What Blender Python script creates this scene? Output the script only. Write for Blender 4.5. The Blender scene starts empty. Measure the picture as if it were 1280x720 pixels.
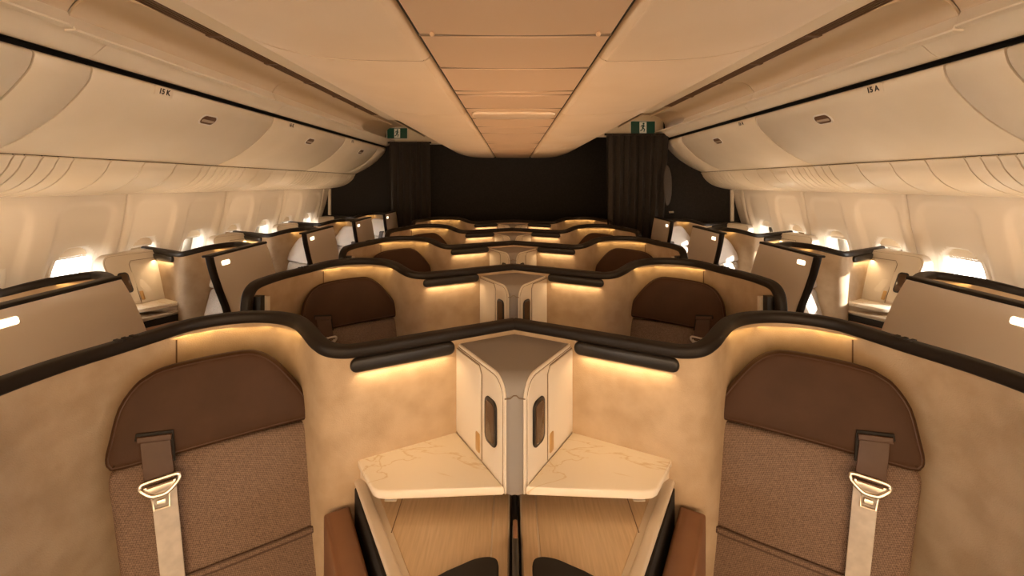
import bpy, bmesh, math, random
from mathutils import Vector, Matrix

# ------------------------------------------------------------------ camera, world, lights, exposure
SC = bpy.context.scene
COL = SC.collection
H = 1.62                                   # eye height above the cabin floor; heights below are relative to the eye
cam_d = bpy.data.cameras.new('camera')
cam_d.sensor_width = 36.0
cam_d.lens = 36.0 * 570 / 1280
cam_d.shift_y = -131 / 1280
cam_d.clip_start = 0.02
cam = bpy.data.objects.new('camera', cam_d)
COL.objects.link(cam)
cam.location = (-0.008, 0, H)
cam.rotation_euler = (math.radians(90), 0, 0)
SC.camera = cam

world = bpy.data.worlds.new('daylight')
SC.world = world
world.use_nodes = True
bg = world.node_tree.nodes['Background']
bg.inputs['Color'].default_value = (1.0, 0.95, 0.88, 1)
bg.inputs['Strength'].default_value = 22.0

WARM = (1.0, 0.66, 0.34)


def area(name, loc, size, size_y, power, color, direction, parent=None, spread=180):
    d = bpy.data.lights.new(name, 'AREA')
    d.shape = 'RECTANGLE'
    d.size = size
    d.size_y = size_y
    d.energy = power
    d.color = color
    d.spread = math.radians(spread)
    o = bpy.data.objects.new(name, d)
    COL.objects.link(o)
    o.rotation_euler = Vector(direction).to_track_quat('-Z', 'Y').to_euler()
    o.location = loc
    if parent:
        o.parent = parent
    return o


area('forward_fill_light', (0, -2.2, H - 0.25), 4.4, 1.3, 98, (1.0, 0.63, 0.33), (0, 1, 0.02))  # broad fill added behind the camera, not a lamp of the cabin
for k in range(4):                         # added fill lights behind the centre rims, brightening ceiling and bins; no real fittings
    area('fill_light', (0, 1.72 + 1.10 * k, H - 0.50), 1.5, 0.03, 6, (1.0, 0.58, 0.28), (0, 0.30, 0.95))
for sx, n in ((-1, 4), (1, 3)):            # unseen fill lights added behind the window suites to brighten valance and sidewall
    for k in range(n):
        area('fill_light', (sx * 2.30, 2.42 + 1.10 * k, H - 0.46), 0.7, 0.04, 1.5, (1.0, 0.66, 0.38), (sx * 0.45, 0.30, 0.84))
sun_d = bpy.data.lights.new('sun', 'SUN')
sun_d.energy = 18.0
sun_d.angle = math.radians(1.0)
sun_d.color = (1.0, 0.93, 0.82)
sun = bpy.data.objects.new('sun', sun_d)
COL.objects.link(sun)
sun.rotation_euler = Vector((-1.0, 0.35, -0.24)).to_track_quat('-Z', 'Y').to_euler()

SC.view_settings.view_transform = 'Standard'
SC.view_settings.look = 'None'
SC.view_settings.gamma = 1.0
SC.view_settings.use_curve_mapping = False
SC.view_settings.exposure = 0.0


# ------------------------------------------------------------------ materials
def mat(name, color, rough=0.5, metal=0.0, emit=None, strength=0.0, spec=0.5):
    m = bpy.data.materials.new(name)
    m.use_nodes = True
    b = m.node_tree.nodes['Principled BSDF']
    b.inputs['Base Color'].default_value = (*color, 1)
    b.inputs['Roughness'].default_value = rough
    b.inputs['Metallic'].default_value = metal
    b.inputs['Specular IOR Level'].default_value = spec
    if emit:
        b.inputs['Emission Color'].default_value = (*emit, 1)
        b.inputs['Emission Strength'].default_value = strength
    return m


def nodes(m):
    nt = m.node_tree
    return nt, nt.nodes, nt.links, nt.nodes['Principled BSDF']


def add_noise(m, c1, c2, scale=8, detail=6, bump=0.0, bump_scale=400, lo=0.35, hi=0.65, stretch=(1, 1, 1)):
    nt, N, L, b = nodes(m)
    tc = N.new('ShaderNodeTexCoord')
    mp = N.new('ShaderNodeMapping')
    mp.inputs['Scale'].default_value = stretch
    L.new(tc.outputs['Object'], mp.inputs['Vector'])
    n = N.new('ShaderNodeTexNoise')
    n.inputs['Scale'].default_value = scale
    n.inputs['Detail'].default_value = detail
    L.new(mp.outputs['Vector'], n.inputs['Vector'])
    r = N.new('ShaderNodeValToRGB')
    r.color_ramp.elements[0].position = lo
    r.color_ramp.elements[1].position = hi
    r.color_ramp.elements[0].color = (*c1, 1)
    r.color_ramp.elements[1].color = (*c2, 1)
    L.new(n.outputs['Fac'], r.inputs['Fac'])
    L.new(r.outputs['Color'], b.inputs['Base Color'])
    if bump:
        n2 = N.new('ShaderNodeTexNoise')
        n2.inputs['Scale'].default_value = bump_scale
        n2.inputs['Detail'].default_value = 3
        L.new(tc.outputs['Object'], n2.inputs['Vector'])
        bp = N.new('ShaderNodeBump')
        bp.inputs['Strength'].default_value = bump
        bp.inputs['Distance'].default_value = 0.002
        L.new(n2.outputs['Fac'], bp.inputs['Height'])
        L.new(bp.outputs['Normal'], b.inputs['Normal'])
    return m


M = {}
M['cream'] = add_noise(mat('cream_panel', (.80, .71, .57), .38), (.78, .69, .55), (.82, .73, .59), 3, 2)
M['valance'] = mat('valance_panel', (.82, .74, .61), .26)
M['ceiling'] = add_noise(mat('ceiling_panel', (.70, .55, .39), .45), (.67, .52, .36), (.71, .56, .40), 3, 2, .05, 500)
M['strip'] = mat('ceiling_strip', (.56, .385, .245), .42)
M['cornice'] = mat('cornice', (.62, .50, .36), .5)
M['gap'] = mat('dark_gap', (.02, .014, .01), .8)
M['seam'] = mat('panel_seam', (.20, .14, .09), .8)
M['vent'] = mat('vent_brown', (.13, .07, .035), .6)
M['sidewall'] = mat('sidewall', (.74, .68, .60), .5)
M['shade'] = mat('window_shade', (.70, .60, .46), .5)
M['frame'] = mat('window_frame', (.80, .76, .70), .35)
M['bulkhead'] = add_noise(mat('bulkhead_fabric', (.020, .018, .017), .9, spec=.2), (.017, .0155, .0145), (.024, .0215, .020), 60, 3, .1)
M['curtain'] = add_noise(mat('curtain_fabric', (.058, .049, .043), .9), (.052, .044, .038), (.066, .056, .048), 90, 3, .1)
M['carpet'] = add_noise(mat('carpet', (.05, .04, .035), .95), (.03, .025, .02), (.08, .065, .05), 120, 4, .4, 300)
M['suede'] = add_noise(mat('suede', (.50, .38, .26), .85, spec=.25), (.435, .325, .215), (.525, .405, .28), 11, 12, .45, 320)
M['rim'] = mat('black_rim', (.014, .010, .008), .5, spec=.3)
M['taupe'] = mat('taupe_shell', (.42, .34, .26), .45)
M['taupe_top'] = mat('taupe_cabinet_top', (.27, .25, .235), .5)
M['white'] = mat('white_panel', (.74, .68, .59), .38)
M['door'] = mat('grey_beige_door', (.76, .67, .57), .45)
M['black'] = mat('black_plastic', (.012, .010, .009), .4)
M['blackmatte'] = mat('black_matte', (.012, .009, .007), .8)
M['screen'] = mat('dark_glass', (.085, .05, .03), .10)
M['brass'] = mat('amber_latch', (.60, .40, .18), .3, .6)
M['steel'] = mat('brushed_buckle', (.72, .68, .62), .28, 1.0)
M['webbing'] = add_noise(mat('grey_webbing', (.50, .46, .40), .45, spec=.6), (.46, .42, .37), (.55, .50, .44), 40, 2, .3, 900)
M['leather'] = add_noise(mat('brown_leather', (.058, .027, .013), .55, spec=.2), (.053, .0245, .0115), (.064, .030, .0145), 12, 5, .25, 700)
M['strap'] = add_noise(mat('brown_strap', (.068, .031, .016), .5), (.064, .029, .015), (.072, .034, .018), 20, 4, .2, 600)
M['tan'] = add_noise(mat('tan_leather', (.24, .115, .055), .45), (.22, .10, .048), (.26, .125, .06), 10, 4, .25, 600)
M['daylit_leather'] = add_noise(mat('daylit_taupe_leather', (.66, .58, .50), .5), (.64, .56, .48), (.69, .61, .53), 10, 4, .2, 600)  # daylight on the window seats put into the leather colour
M['base_white'] = mat('console_white', (.66, .57, .46), .4)
M['diffuser'] = mat('lamp_diffuser', (.9, .7, .45), .4, emit=(1, .62, .28), strength=6)
M['sign_lit'] = mat('lit_sign', (.9, .8, .6), .4, emit=(1, .80, .52), strength=3.2)
M['green'] = mat('exit_green', (.003, .055, .032), .5, emit=(0, .20, .11), strength=.03)
M['sign_white'] = mat('exit_white', (.75, .72, .6), .4, emit=(.9, .9, .7), strength=.08)
M['ink'] = mat('label_ink', (.03, .022, .018), .6)
M['lamp_cover'] = mat('clear_lamp_cover', (.64, .50, .36), .3)

# pale wood: fine streaks along the table
m = M['wood'] = mat('pale_wood', (.60, .43, .26), .42)
add_noise(m, (.53, .385, .235), (.64, .475, .30), 30, 6, stretch=(6, .35, 1), lo=.3, hi=.7)
# marble: cream with a few amber veins
m = M['marble'] = mat('cream_marble', (.82, .72, .55), .22)
nt, N, L, b = nodes(m)
tc = N.new('ShaderNodeTexCoord')
n1 = N.new('ShaderNodeTexNoise'); n1.inputs['Scale'].default_value = 3.2; n1.inputs['Detail'].default_value = 7
n1.inputs['Distortion'].default_value = 1.1
mp = N.new('ShaderNodeMapping'); mp.inputs['Rotation'].default_value = (0, 0, .5); mp.inputs['Scale'].default_value = (.8, 1.9, 1)
L.new(tc.outputs['Object'], mp.inputs['Vector']); L.new(mp.outputs['Vector'], n1.inputs['Vector'])
r = N.new('ShaderNodeValToRGB'); e = r.color_ramp.elements
e[0].position = .0; e[0].color = (.87, .80, .68, 1)
e[1].position = 1.0; e[1].color = (.84, .77, .64, 1)
for p, c in ((.488, (.86, .79, .67, 1)), (.50, (.72, .59, .40, 1)), (.512, (.86, .79, .66, 1))):
    k = e.new(p); k.color = c
L.new(n1.outputs['Fac'], r.inputs['Fac']); L.new(r.outputs['Color'], b.inputs['Base Color'])


def weave(name, c1, c2):
    m = mat(name, c1, .85, spec=.2)
    nt, N, L, b = nodes(m)
    uv = N.new('ShaderNodeUVMap'); uv.uv_map = 'uv'
    mp = N.new('ShaderNodeMapping'); mp.inputs['Rotation'].default_value = (0, 0, .55)
    L.new(uv.outputs['UV'], mp.inputs['Vector'])
    ck = N.new('ShaderNodeTexChecker'); ck.inputs['Scale'].default_value = 430
    ck.inputs['Color1'].default_value = (*c1, 1); ck.inputs['Color2'].default_value = (*c2, 1)
    L.new(mp.outputs['Vector'], ck.inputs['Vector'])
    ns = N.new('ShaderNodeTexNoise'); ns.inputs['Scale'].default_value = 260; ns.inputs['Detail'].default_value = 2
    L.new(uv.outputs['UV'], ns.inputs['Vector'])
    mx = N.new('ShaderNodeMix'); mx.data_type = 'RGBA'; mx.blend_type = 'OVERLAY'; mx.inputs['Factor'].default_value = .7
    L.new(ck.outputs['Color'], mx.inputs['A']); L.new(ns.outputs['Color'], mx.inputs['B'])
    hs = N.new('ShaderNodeRGBToBW'); L.new(ns.outputs['Color'], hs.inputs['Color'])
    mx2 = N.new('ShaderNodeMix'); mx2.data_type = 'RGBA'; mx2.blend_type = 'OVERLAY'; mx2.inputs['Factor'].default_value = .8
    L.new(ck.outputs['Color'], mx2.inputs['A']); L.new(hs.outputs['Val'], mx2.inputs['B'])
    L.new(mx2.outputs['Result'], b.inputs['Base Color'])
    bp = N.new('ShaderNodeBump'); bp.inputs['Strength'].default_value = .5; bp.inputs['Distance'].default_value = .001
    L.new(ck.outputs['Fac'], bp.inputs['Height']); L.new(bp.outputs['Normal'], b.inputs['Normal'])
    return m


M['daylit_weave'] = weave('daylit_woven_fabric', (.52, .46, .40), (.70, .63, .56))  # seat weave lightened in its colour to stand for window daylight
M['weave'] = weave('woven_seat_fabric', (.105, .068, .050), (.29, .205, .155))
# window pane: clear with a faint reflection
m = M['pane'] = bpy.data.materials.new('window_pane')
m.use_nodes = True
nt = m.node_tree; N = nt.nodes; L = nt.links
N.remove(N['Principled BSDF'])
tr = N.new('ShaderNodeBsdfTransparent'); gl = N.new('ShaderNodeBsdfGlossy'); gl.inputs['Roughness'].default_value = .05
fr = N.new('ShaderNodeFresnel'); fr.inputs['IOR'].default_value = 1.3
mx = N.new('ShaderNodeMixShader')
L.new(fr.outputs['Fac'], mx.inputs['Fac']); L.new(tr.outputs['BSDF'], mx.inputs[1]); L.new(gl.outputs['BSDF'], mx.inputs[2])
L.new(mx.outputs['Shader'], N['Material Output'].inputs['Surface'])


# ------------------------------------------------------------------ helpers
def link(name, bm, m, parent=None, loc=(0, 0, 0), smooth=True, angle=35, recalc=True):
    if recalc:
        bmesh.ops.recalc_face_normals(bm, faces=bm.faces)
    me = bpy.data.meshes.new(name)
    bm.to_mesh(me)
    bm.free()
    if smooth:
        for p in me.polygons:
            p.use_smooth = True
        me.set_sharp_from_angle(angle=math.radians(angle))
    me.materials.append(M[m] if isinstance(m, str) else m)
    o = bpy.data.objects.new(name, me)
    COL.objects.link(o)
    o.location = loc
    if parent:
        o.parent = parent
    return o


def empty(name, loc=(0, 0, 0)):
    o = bpy.data.objects.new(name, None)
    o.empty_display_size = .1
    COL.objects.link(o)
    o.location = loc
    return o


def tag(o, label=None, cat=None, group=None, kind=None):
    for k, v in (('label', label), ('category', cat), ('group', group), ('kind', kind)):
        if v:
            o[k] = v
    return o


def copy_tree(o, parent=None):
    c = o.copy()
    COL.objects.link(c)
    c.parent = parent
    for ch in list(o.children):
        copy_tree(ch, c)
    return c


def add_box(bm, x0, x1, y0, y1, z0, z1, mx=None):
    vs = [bm.verts.new((x, y, z)) for x in (x0, x1) for y in (y0, y1) for z in (z0, z1)]
    if mx:
        for v in vs:
            v.co = mx @ v.co
    for f in ((0, 1, 3, 2), (4, 6, 7, 5), (0, 4, 5, 1), (2, 3, 7, 6), (0, 2, 6, 4), (1, 5, 7, 3)):
        bm.faces.new([vs[i] for i in f])
    return vs


def box(*a):
    bm = bmesh.new()
    add_box(bm, *a)
    return bm


def bevel(bm, w, seg=2):
    bmesh.ops.recalc_face_normals(bm, faces=bm.faces)
    ed = [e for e in bm.edges if len(e.link_faces) == 2 and e.calc_face_angle() > .5]
    bmesh.ops.bevel(bm, geom=ed, offset=w, segments=seg, profile=.5, affect='EDGES', clamp_overlap=True)
    return bm


def catmull(pts, n=6):
    P = [Vector(p) for p in pts]
    P = [P[0] * 2 - P[1]] + P + [P[-1] * 2 - P[-2]]
    out = []
    for i in range(1, len(P) - 2):
        for k in range(n):
            t = k / n
            a, b, c, d = P[i - 1], P[i], P[i + 1], P[i + 2]
            out.append(.5 * ((2 * b) + (c - a) * t + (2 * a - 5 * b + 4 * c - d) * t * t + (3 * b - a - 3 * c + d) * t ** 3))
    out.append(P[-2])
    return out


def loft(bm, rings, close=True, caps=True):
    """join rings of equal length; a ring is closed when close"""
    R = [[bm.verts.new(p) for p in r] for r in rings]
    n = len(R[0])
    for a, b in zip(R, R[1:]):
        for i in range(n if close else n - 1):
            j = (i + 1) % n
            bm.faces.new((a[i], a[j], b[j], b[i]))
    if caps and close:
        bm.faces.new(R[0])
        bm.faces.new(list(reversed(R[-1])))
    return R


def rrect(w, h, r, n=4, cx=0, cy=0):
    out = []
    for (sx, sy, a0) in ((1, 1, 0), (-1, 1, 90), (-1, -1, 180), (1, -1, 270)):
        for k in range(n + 1):
            a = math.radians(a0 + 90 * k / n)
            out.append((cx + sx * (w / 2 - r) + r * math.cos(a), cy + sy * (h / 2 - r) + r * math.sin(a)))
    return out


def inset2d(pts, d):
    """move every point of a counter-clockwise outline inward by d"""
    n = len(pts)
    A = sum(pts[i][0] * pts[(i + 1) % n][1] - pts[(i + 1) % n][0] * pts[i][1] for i in range(n))
    s = 1 if A > 0 else -1
    out = []
    for i in range(n):
        p, q, r = Vector(pts[i - 1]), Vector(pts[i]), Vector(pts[(i + 1) % n])
        e1 = (q - p); e2 = (r - q)
        if e1.length < 1e-7: e1 = e2
        if e2.length < 1e-7: e2 = e1
        n1 = Vector((-e1.y, e1.x)).normalized() * s
        n2 = Vector((-e2.y, e2.x)).normalized() * s
        m = (n1 + n2)
        if m.length < 1e-6: m = n1
        m.normalize()
        k = max(.4, m.dot(n1))
        out.append(tuple(q + m * d / k))
    return out


def smooth_outline(pts, n=5):
    P = [Vector((*p, 0)) for p in pts]
    k = len(P)
    out = []
    for i in range(k):
        a, b, c, d = P[i - 1], P[i], P[(i + 1) % k], P[(i + 2) % k]
        for q in range(n):
            t = q / n
            v = .5 * ((2 * b) + (c - a) * t + (2 * a - 5 * b + 4 * c - d) * t * t + (3 * b - a - 3 * c + d) * t ** 3)
            out.append((v.x, v.y))
    return out


def slab(outline, to3, thick, bev=.01, dome=0.0, bm=None, nb=3):
    """a cushion or plate: outline in its own plane, to3(a, b, c) places it, c runs to the front"""
    own = bm is None
    if own:
        bm = bmesh.new()
    uvl = bm.loops.layers.uv.get('uv') or bm.loops.layers.uv.new('uv')
    levels = [(bev * .5, 0), (0, min(bev, thick * .3))]
    for k in range(nb + 1):
        a = math.pi / 2 * k / nb
        levels.append((bev * (1 - math.cos(a)), thick - bev + bev * math.sin(a)))
    if dome:
        for q in (.25, .5, .75):
            pass
    ab = {}
    rings = []
    for ins, c in levels:
        ring = inset2d(outline, ins) if ins else outline
        row = []
        for p in ring:
            v = bm.verts.new(to3(p[0], p[1], c))
            ab[v] = p
            row.append(v)
        rings.append(row)
    ca = sum(p[0] for p in outline) / len(outline)
    cb = sum(p[1] for p in outline) / len(outline)
    if dome:
        last = inset2d(outline, bev)
        for s in (.94, .82, .62, .36):
            row = []
            for p in last:
                a, b_ = ca + (p[0] - ca) * s, cb + (p[1] - cb) * s
                v = bm.verts.new(to3(a, b_, thick + dome * (1 - s ** 2.2)))
                ab[v] = (a, b_)
                row.append(v)
            rings.append(row)
    n = len(outline)
    F = []
    for r1, r2 in zip(rings, rings[1:]):
        for i in range(n):
            j = (i + 1) % n
            F.append(bm.faces.new((r1[i], r1[j], r2[j], r2[i])))
    F.append(bm.faces.new(list(reversed(rings[0]))))
    if dome:
        vc = bm.verts.new(to3(ca, cb, thick + dome))
        ab[vc] = (ca, cb)
        for i in range(n):
            F.append(bm.faces.new((rings[-1][i], rings[-1][(i + 1) % n], vc)))
    else:
        F.append(bm.faces.new(rings[-1]))
    for f in F:
        for lp in f.loops:
            lp[uvl].uv = ab[lp.vert]
    return bm


def sweep(bm, path, prof, side0, caps=True):
    """profile (across, up) along a path; 'across' stays level"""
    rings = []
    side = Vector(side0)
    n = len(path)
    for i, p in enumerate(path):
        t = (path[min(i + 1, n - 1)] - path[max(i - 1, 0)]).normalized()
        s = t.cross(Vector((0, 0, 1)))
        if s.length > .25:
            s.normalize()
            side = s if s.dot(side) > -.5 or True else side
        up = side.cross(t).normalized()
        rings.append([p + side * a + up * b for a, b in prof])
    loft(bm, rings, True, caps)
    return bm


def tube(bm, pts, r, n=8):
    pts = [Vector(p) for p in pts]
    rings = []
    ref = Vector((0, 0, 1))
    for i, p in enumerate(pts):
        t = (pts[min(i + 1, len(pts) - 1)] - pts[max(i - 1, 0)]).normalized()
        a = t.cross(ref)
        if a.length < .1:
            a = t.cross(Vector((1, 0, 0)))
        a.normalize()
        b_ = t.cross(a).normalized()
        rings.append([p + (a * math.cos(2 * math.pi * k / n) + b_ * math.sin(2 * math.pi * k / n)) * r for k in range(n)])
    loft(bm, rings)
    return bm


def ribbon(bm, prof, y0, y1, sx=1, thick=.012, ny=1):
    """a sheet with cross-section prof [(x, z above the eye)] run from y0 to y1; solid, thickness away from the cabin axis"""
    P = [Vector((p[0], p[1], 0)) for p in prof]
    back = []
    for i, p in enumerate(P):
        t = (P[min(i + 1, len(P) - 1)] - P[max(i - 1, 0)]).normalized()
        back.append(p + Vector((-t.y, t.x, 0)) * thick)
    loop = P + list(reversed(back))
    rings = [[(sx * q.x, y0 + (y1 - y0) * k / ny, H + q.y) for q in loop] for k in range(ny + 1)]
    loft(bm, rings)
    return bm


# ------------------------------------------------------------------ setting: shell of the cabin
Y0, YB, YR = -2.6, 6.70, 5.59                # nearest end, left bulkhead, right bulkhead
SEAMO = {-1: 3.19, 1: 3.13}                  # where the sidewall seams fall on either side
YEND = {-1: YB, 1: YR}
YC = {-1: 5.15, 1: 4.52}                     # where the cornice stops short of the end header
YV = {-1: 4.75, 1: 4.22}                     # last air vent

tag(link('floor', box(-2.85, 2.85, Y0, 7.0, -.05, 0), 'carpet', smooth=False), kind='structure')
tag(link('wall_front', box(-3.0, 3.0, Y0 - .08, Y0, 0, H + 1.05), 'cream', smooth=False), kind='structure')

# outer roof that closes the cabin above the panels
roof = link('trim_1', box(-3.2, 3.2, Y0 - .1, 7.05, H + 1.05, H + 1.1), 'cornice', smooth=False)
tag(roof, kind='structure')

for i, sx in ((8, -1), (9, 1)):            # fuselage side above the windows
    o = link('trim_%d' % i, box(min(sx * 2.735, sx * 2.80), max(sx * 2.735, sx * 2.80), Y0 - .1, 7.05, H - .03, H + 1.06), 'cornice', smooth=False)
    tag(o, kind='structure')

# --- ceiling
ceil = tag(empty('ceiling', (0, 2, H + .5)), kind='structure')


def under(o, par):
    o.parent = par
    o.location = Vector(o.location) - Vector(par.location)
    return o


strip_edges = [-2.6, -1.5, -.6, .2, .62, 1.152, 1.48, 1.85, 1.93, 2.28, 2.64, 3.02, 3.40, 4.15, 4.30, 4.95, 5.75, 6.70]
for a, c in zip(strip_edges, strip_edges[1:]):
    bm = bmesh.new()
    prof = [(x, .378 - .008 * math.cos(x / .245 * 1.2)) for x in [-.243 + .486 * k / 10 for k in range(11)]]
    ribbon(bm, prof, a + .006, c - .006, 1, .014)
    bevel(bm, .004, 1)
    under(link('ceiling_panel', bm, 'strip'), ceil)
for c in strip_edges[1:-1]:
    under(link('joint_seal', box(-.242, .242, c - .0058, c + .0058, H + .373, H + .382), 'seam', smooth=False), ceil)
bm = bmesh.new()
add_box(bm, -.30, .30, Y0, YB + .25, H + .405, H + .412)
under(link('backing_board', bm, 'gap', smooth=False), ceil)
for x in (-.205, .205):                     # quarter-turn knobs at the panel edge
    bm = bmesh.new()
    bmesh.ops.create_uvsphere(bm, u_segments=12, v_segments=8, radius=.0065)
    under(link('ceiling_knob', bm, 'strip', loc=(x, 1.125, H + .368)), ceil)
bm = slab(rrect(.44, .20, .05, 5), lambda a, b_, c: (a, 2.46 + b_, H + .374 - c), .016, .008)
under(tag(link('lamp_cover', bm, 'lamp_cover'), 'pale translucent rounded lamp cover'), ceil)
side_prof = catmull([(.2525, .430, 0), (.2525, .402, 0), (.260, .384, 0), (.276, .374, 0), (.305, .371, 0), (.5, .376, 0), (.65, .394, 0), (.80, .440, 0),
                     (.95, .520, 0), (1.08, .592, 0), (1.15, .632, 0), (1.163, .655, 0)], 4)
cuts = [-2.6, -1.91, -.81, .29, 1.39, 2.49, 3.59, 4.69, 5.79, 6.70]
for sx in (-1, 1):
    for a, c in zip(cuts, cuts[1:]):
        bm = bmesh.new()
        ribbon(bm, [(p.x, p.y) for p in side_prof], a + .005, c - .005, sx, .014)
        under(link('ceiling_panel', bevel(bm, .003, 1), 'ceiling'), ceil)
    bm = bmesh.new()
    ribbon(bm, [(.28, .425), (.5, .40), (.65, .418), (.80, .465), (.95, .546), (1.08, .618), (1.18, .70)], Y0, YB, sx, .004)
    under(link('backing_board', bm, 'seam'), ceil)
    for c in cuts[1:-1]:
        bm = bmesh.new()
        ribbon(bm, [(p.x, p.y + .002) for p in side_prof[12:]], c - .0048, c + .0048, sx, .008)
        under(link('joint_seal', bm, 'seam'), ceil)
    bm = box(min(sx * .2440, sx * .2515), max(sx * .2440, sx * .2515), Y0, YB, H + .384, H + .392)
    under(link('joint_seal', bm, 'blackmatte', smooth=False), ceil)
    # narrow strip outside the big panels and the row of air vents
    for a, c in zip(cuts, cuts[1:]):
        if a > YV[sx] - .1:
            continue
        bm = bmesh.new()
        ribbon(bm, [(1.160, .650), (1.19, .646), (1.285, .652), (1.292, .660)], a + .002, min(c, YV[sx]) - .002, sx, .012)
        under(link('ceiling_trim', bm, 'cream'), ceil)
    y = 1.575 - .475 * 8
    while y + .44 < YV[sx]:
        bm = bmesh.new()
        add_box(bm, sx * 1.296, sx * 1.362, y, y + .435, H + .670, H + .69)
        v = under(link('air_vent', bm, 'gap', smooth=False), ceil)
        bm = bmesh.new()
        for k in range(4):
            x = 1.300 + k * .0165
            add_box(bm, sx * x, sx * (x + .007), y, y + .435, H + .654, H + .674)
        add_box(bm, sx * 1.292, sx * 1.364, y - .034, y - .002, H + .652, H + .68)
        sl = link('vent_slats', bm, 'vent', smooth=False)
        sl.parent = v
        sl.location = -ceil.location + ceil.location
        sl.location = (0, 0, 0)
        y += .475

# --- cornice and light rail along either side (trim)
corn = catmull([(1.366, .656, 0), (1.44, .686, 0), (1.52, .708, 0), (1.60, .712, 0), (1.66, .692, 0), (1.695, .652, 0), (1.700, .640, 0)], 4)
lip = [(1.700, .640), (1.692, .622), (1.676, .590), (1.680, .584), (1.72, .582)]
rail = catmull([(1.715, .606, 0), (1.735, .606, 0), (1.765, .592, 0), (1.80, .562, 0), (1.828, .545, 0), (1.85, .540, 0), (1.87, .545, 0)], 4)
for i, sx in enumerate((-1, 1)):
    t = tag(empty('trim_%d' % (2 + i), (sx * 1.6, 2, H + .6)), kind='structure')
    ys = [Y0, -.9, .2, 1.74, 3.22, YC[sx]]
    for a, c in zip(ys, ys[1:]):
        if c < a + .1:
            continue
        dz = .012 if c < 1.8 else 0
        bm = bmesh.new()
        ribbon(bm, [(p.x, p.y + dz) for p in corn], a + .004, c - .004, sx, .012)
        under(link('cornice_panel', bm, 'cornice'), t)
        bm = bmesh.new()
        ribbon(bm, [(p[0], p[1] + dz) for p in lip], a + .004, c - .004, sx, .008)
        under(link('cornice_lip', bm, 'cream'), t)
    bm = bmesh.new()
    fair = catmull([(1.28, .67, 0), (1.38, .74, 0), (1.50, .805, 0), (1.64, .83, 0), (1.78, .80, 0), (1.855, .72, 0), (1.862, .59, 0)], 4)
    ribbon(bm, [(p.x, p.y) for p in fair], YV[sx] - .1, YEND[sx] - .02, sx, .012)
    under(link('end_fairing', bm, 'cornice'), t)
    ys = [Y0, -1.1, .44, 1.97, 3.50, 5.03, YEND[sx] - .02]
    for a, c in zip(ys, ys[1:]):
        bm = bmesh.new()
        ribbon(bm, [(p.x, p.y) for p in rail], a + .002, c - .002, sx, .012)
        under(link('light_rail', bevel(bm, .002, 1), 'cream'), t)
    bm = bmesh.new()
    add_box(bm, min(sx * 1.86, sx * 2.7), max(sx * 1.86, sx * 2.7), Y0, YEND[sx] - .03, H + .565, H + .575)
    under(link('shadow_board', bm, 'gap', smooth=False), t)
    # header over the aisle at the far end, that carries the exit sign
    bm = bmesh.new()
    hp = [(YEND[sx] + .12, .575), (YEND[sx] + .0, .578), (YEND[sx] - .045, .592), (YEND[sx] - .065, .64), (YEND[sx] - .06, .80),
          (YEND[sx] - .03, .95), (YEND[sx] + .12, 1.04)]
    rings = []
    for x, k in ((1.0, 1), (1.66, 1), (1.76, .96), (1.83, .80), (1.87, .45)):
        rings.append([(sx * x, YEND[sx] + .12 + (p[0] - YEND[sx] - .12) * k, H + .578 + (p[1] - .578) * (1 if k > .5 else .96)) for p in hp])
    loft(bm, rings)
    under(link('end_header', bm, 'cream', angle=50), t)

# --- valance of service panels under the bins (trim)
val = catmull([(2.30, .128, 0), (2.316, .105, 0), (2.335, .07, 0), (2.37, .03, 0), (2.425, -.012, 0), (2.50, -.045, 0), (2.58, -.064, 0), (2.665, -.076, 0)], 4)
pat = [0, .05, .13, .21, .29, .51, .75, 1.02, 1.29, 1.37, 1.455]
for i, sx in enumerate((-1, 1)):
    t = tag(empty('trim_%d' % (4 + i), (sx * 2.45, 2, H)), kind='structure')
    ys = []
    for k in range(-3, 4):
        ys += [(2.10 if sx < 0 else 2.04) + k * 1.53 + p for p in pat]
    ys = [y for y in ys if Y0 < y < YEND[sx] - .1]
    ys = [Y0] + ys + [YEND[sx] - .01]
    for a, c in zip(ys, ys[1:]):
        bm = bmesh.new()
        ribbon(bm, [(p.x, p.y) for p in val], a + .004, c - .004, sx, .010)
        pn = under(link('service_panel', bm, 'valance'), t)
        if .20 < c - a < .245 or .265 < c - a < .275:
            yc = (a + c) / 2
            if .235 < c - a < .245:
                bm = slab(smooth_outline([(.075, 0), (.05, .035), (0, .045), (-.05, .035), (-.075, 0), (-.05, -.035), (0, -.045), (.05, -.035)], 3),
                          lambda a_, b_, cc, yc=yc: (sx * (2.42 + b_ * .80 - cc * .6), yc + a_, H - .008 - b_ * .62 - cc * .8), .006, .004)
                o = link('reading_light', bm, 'lamp_cover')
                under(o, pn) if False else None
                o.parent = pn
                o.location = -Vector(t.location)
                bm = bmesh.new()
                bmesh.ops.create_uvsphere(bm, u_segments=8, v_segments=6, radius=.007)
                o = link('panel_screw', bm, 'ink', loc=(sx * 2.53, yc - .01, H - .056))
                o.parent = pn
                o.location = Vector(o.location) - Vector(t.location)
    bm = bmesh.new()
    ribbon(bm, [(p.x + .006, p.y + .016) for p in val], Y0, YEND[sx] - .02, sx, .004)
    under(link('backing_board', bm, 'gap'), t)


# --- sidewalls with windows
def base_x(z):
    K = [(-.02, 2.675), (-.075, 2.685), (-.3, 2.72), (-.6, 2.79), (-.9, 2.845), (-1.62, 2.85)]
    if z >= K[0][0]:
        return K[0][1]
    for (z1, x1), (z2, x2) in zip(K, K[1:]):
        if z >= z2:
            return x1 + (x2 - x1) * (z1 - z) / (z1 - z2)
    return K[-1][1]


def sstep(t):
    t = max(0, min(1, t))
    return t * t * (3 - 2 * t)


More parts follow.
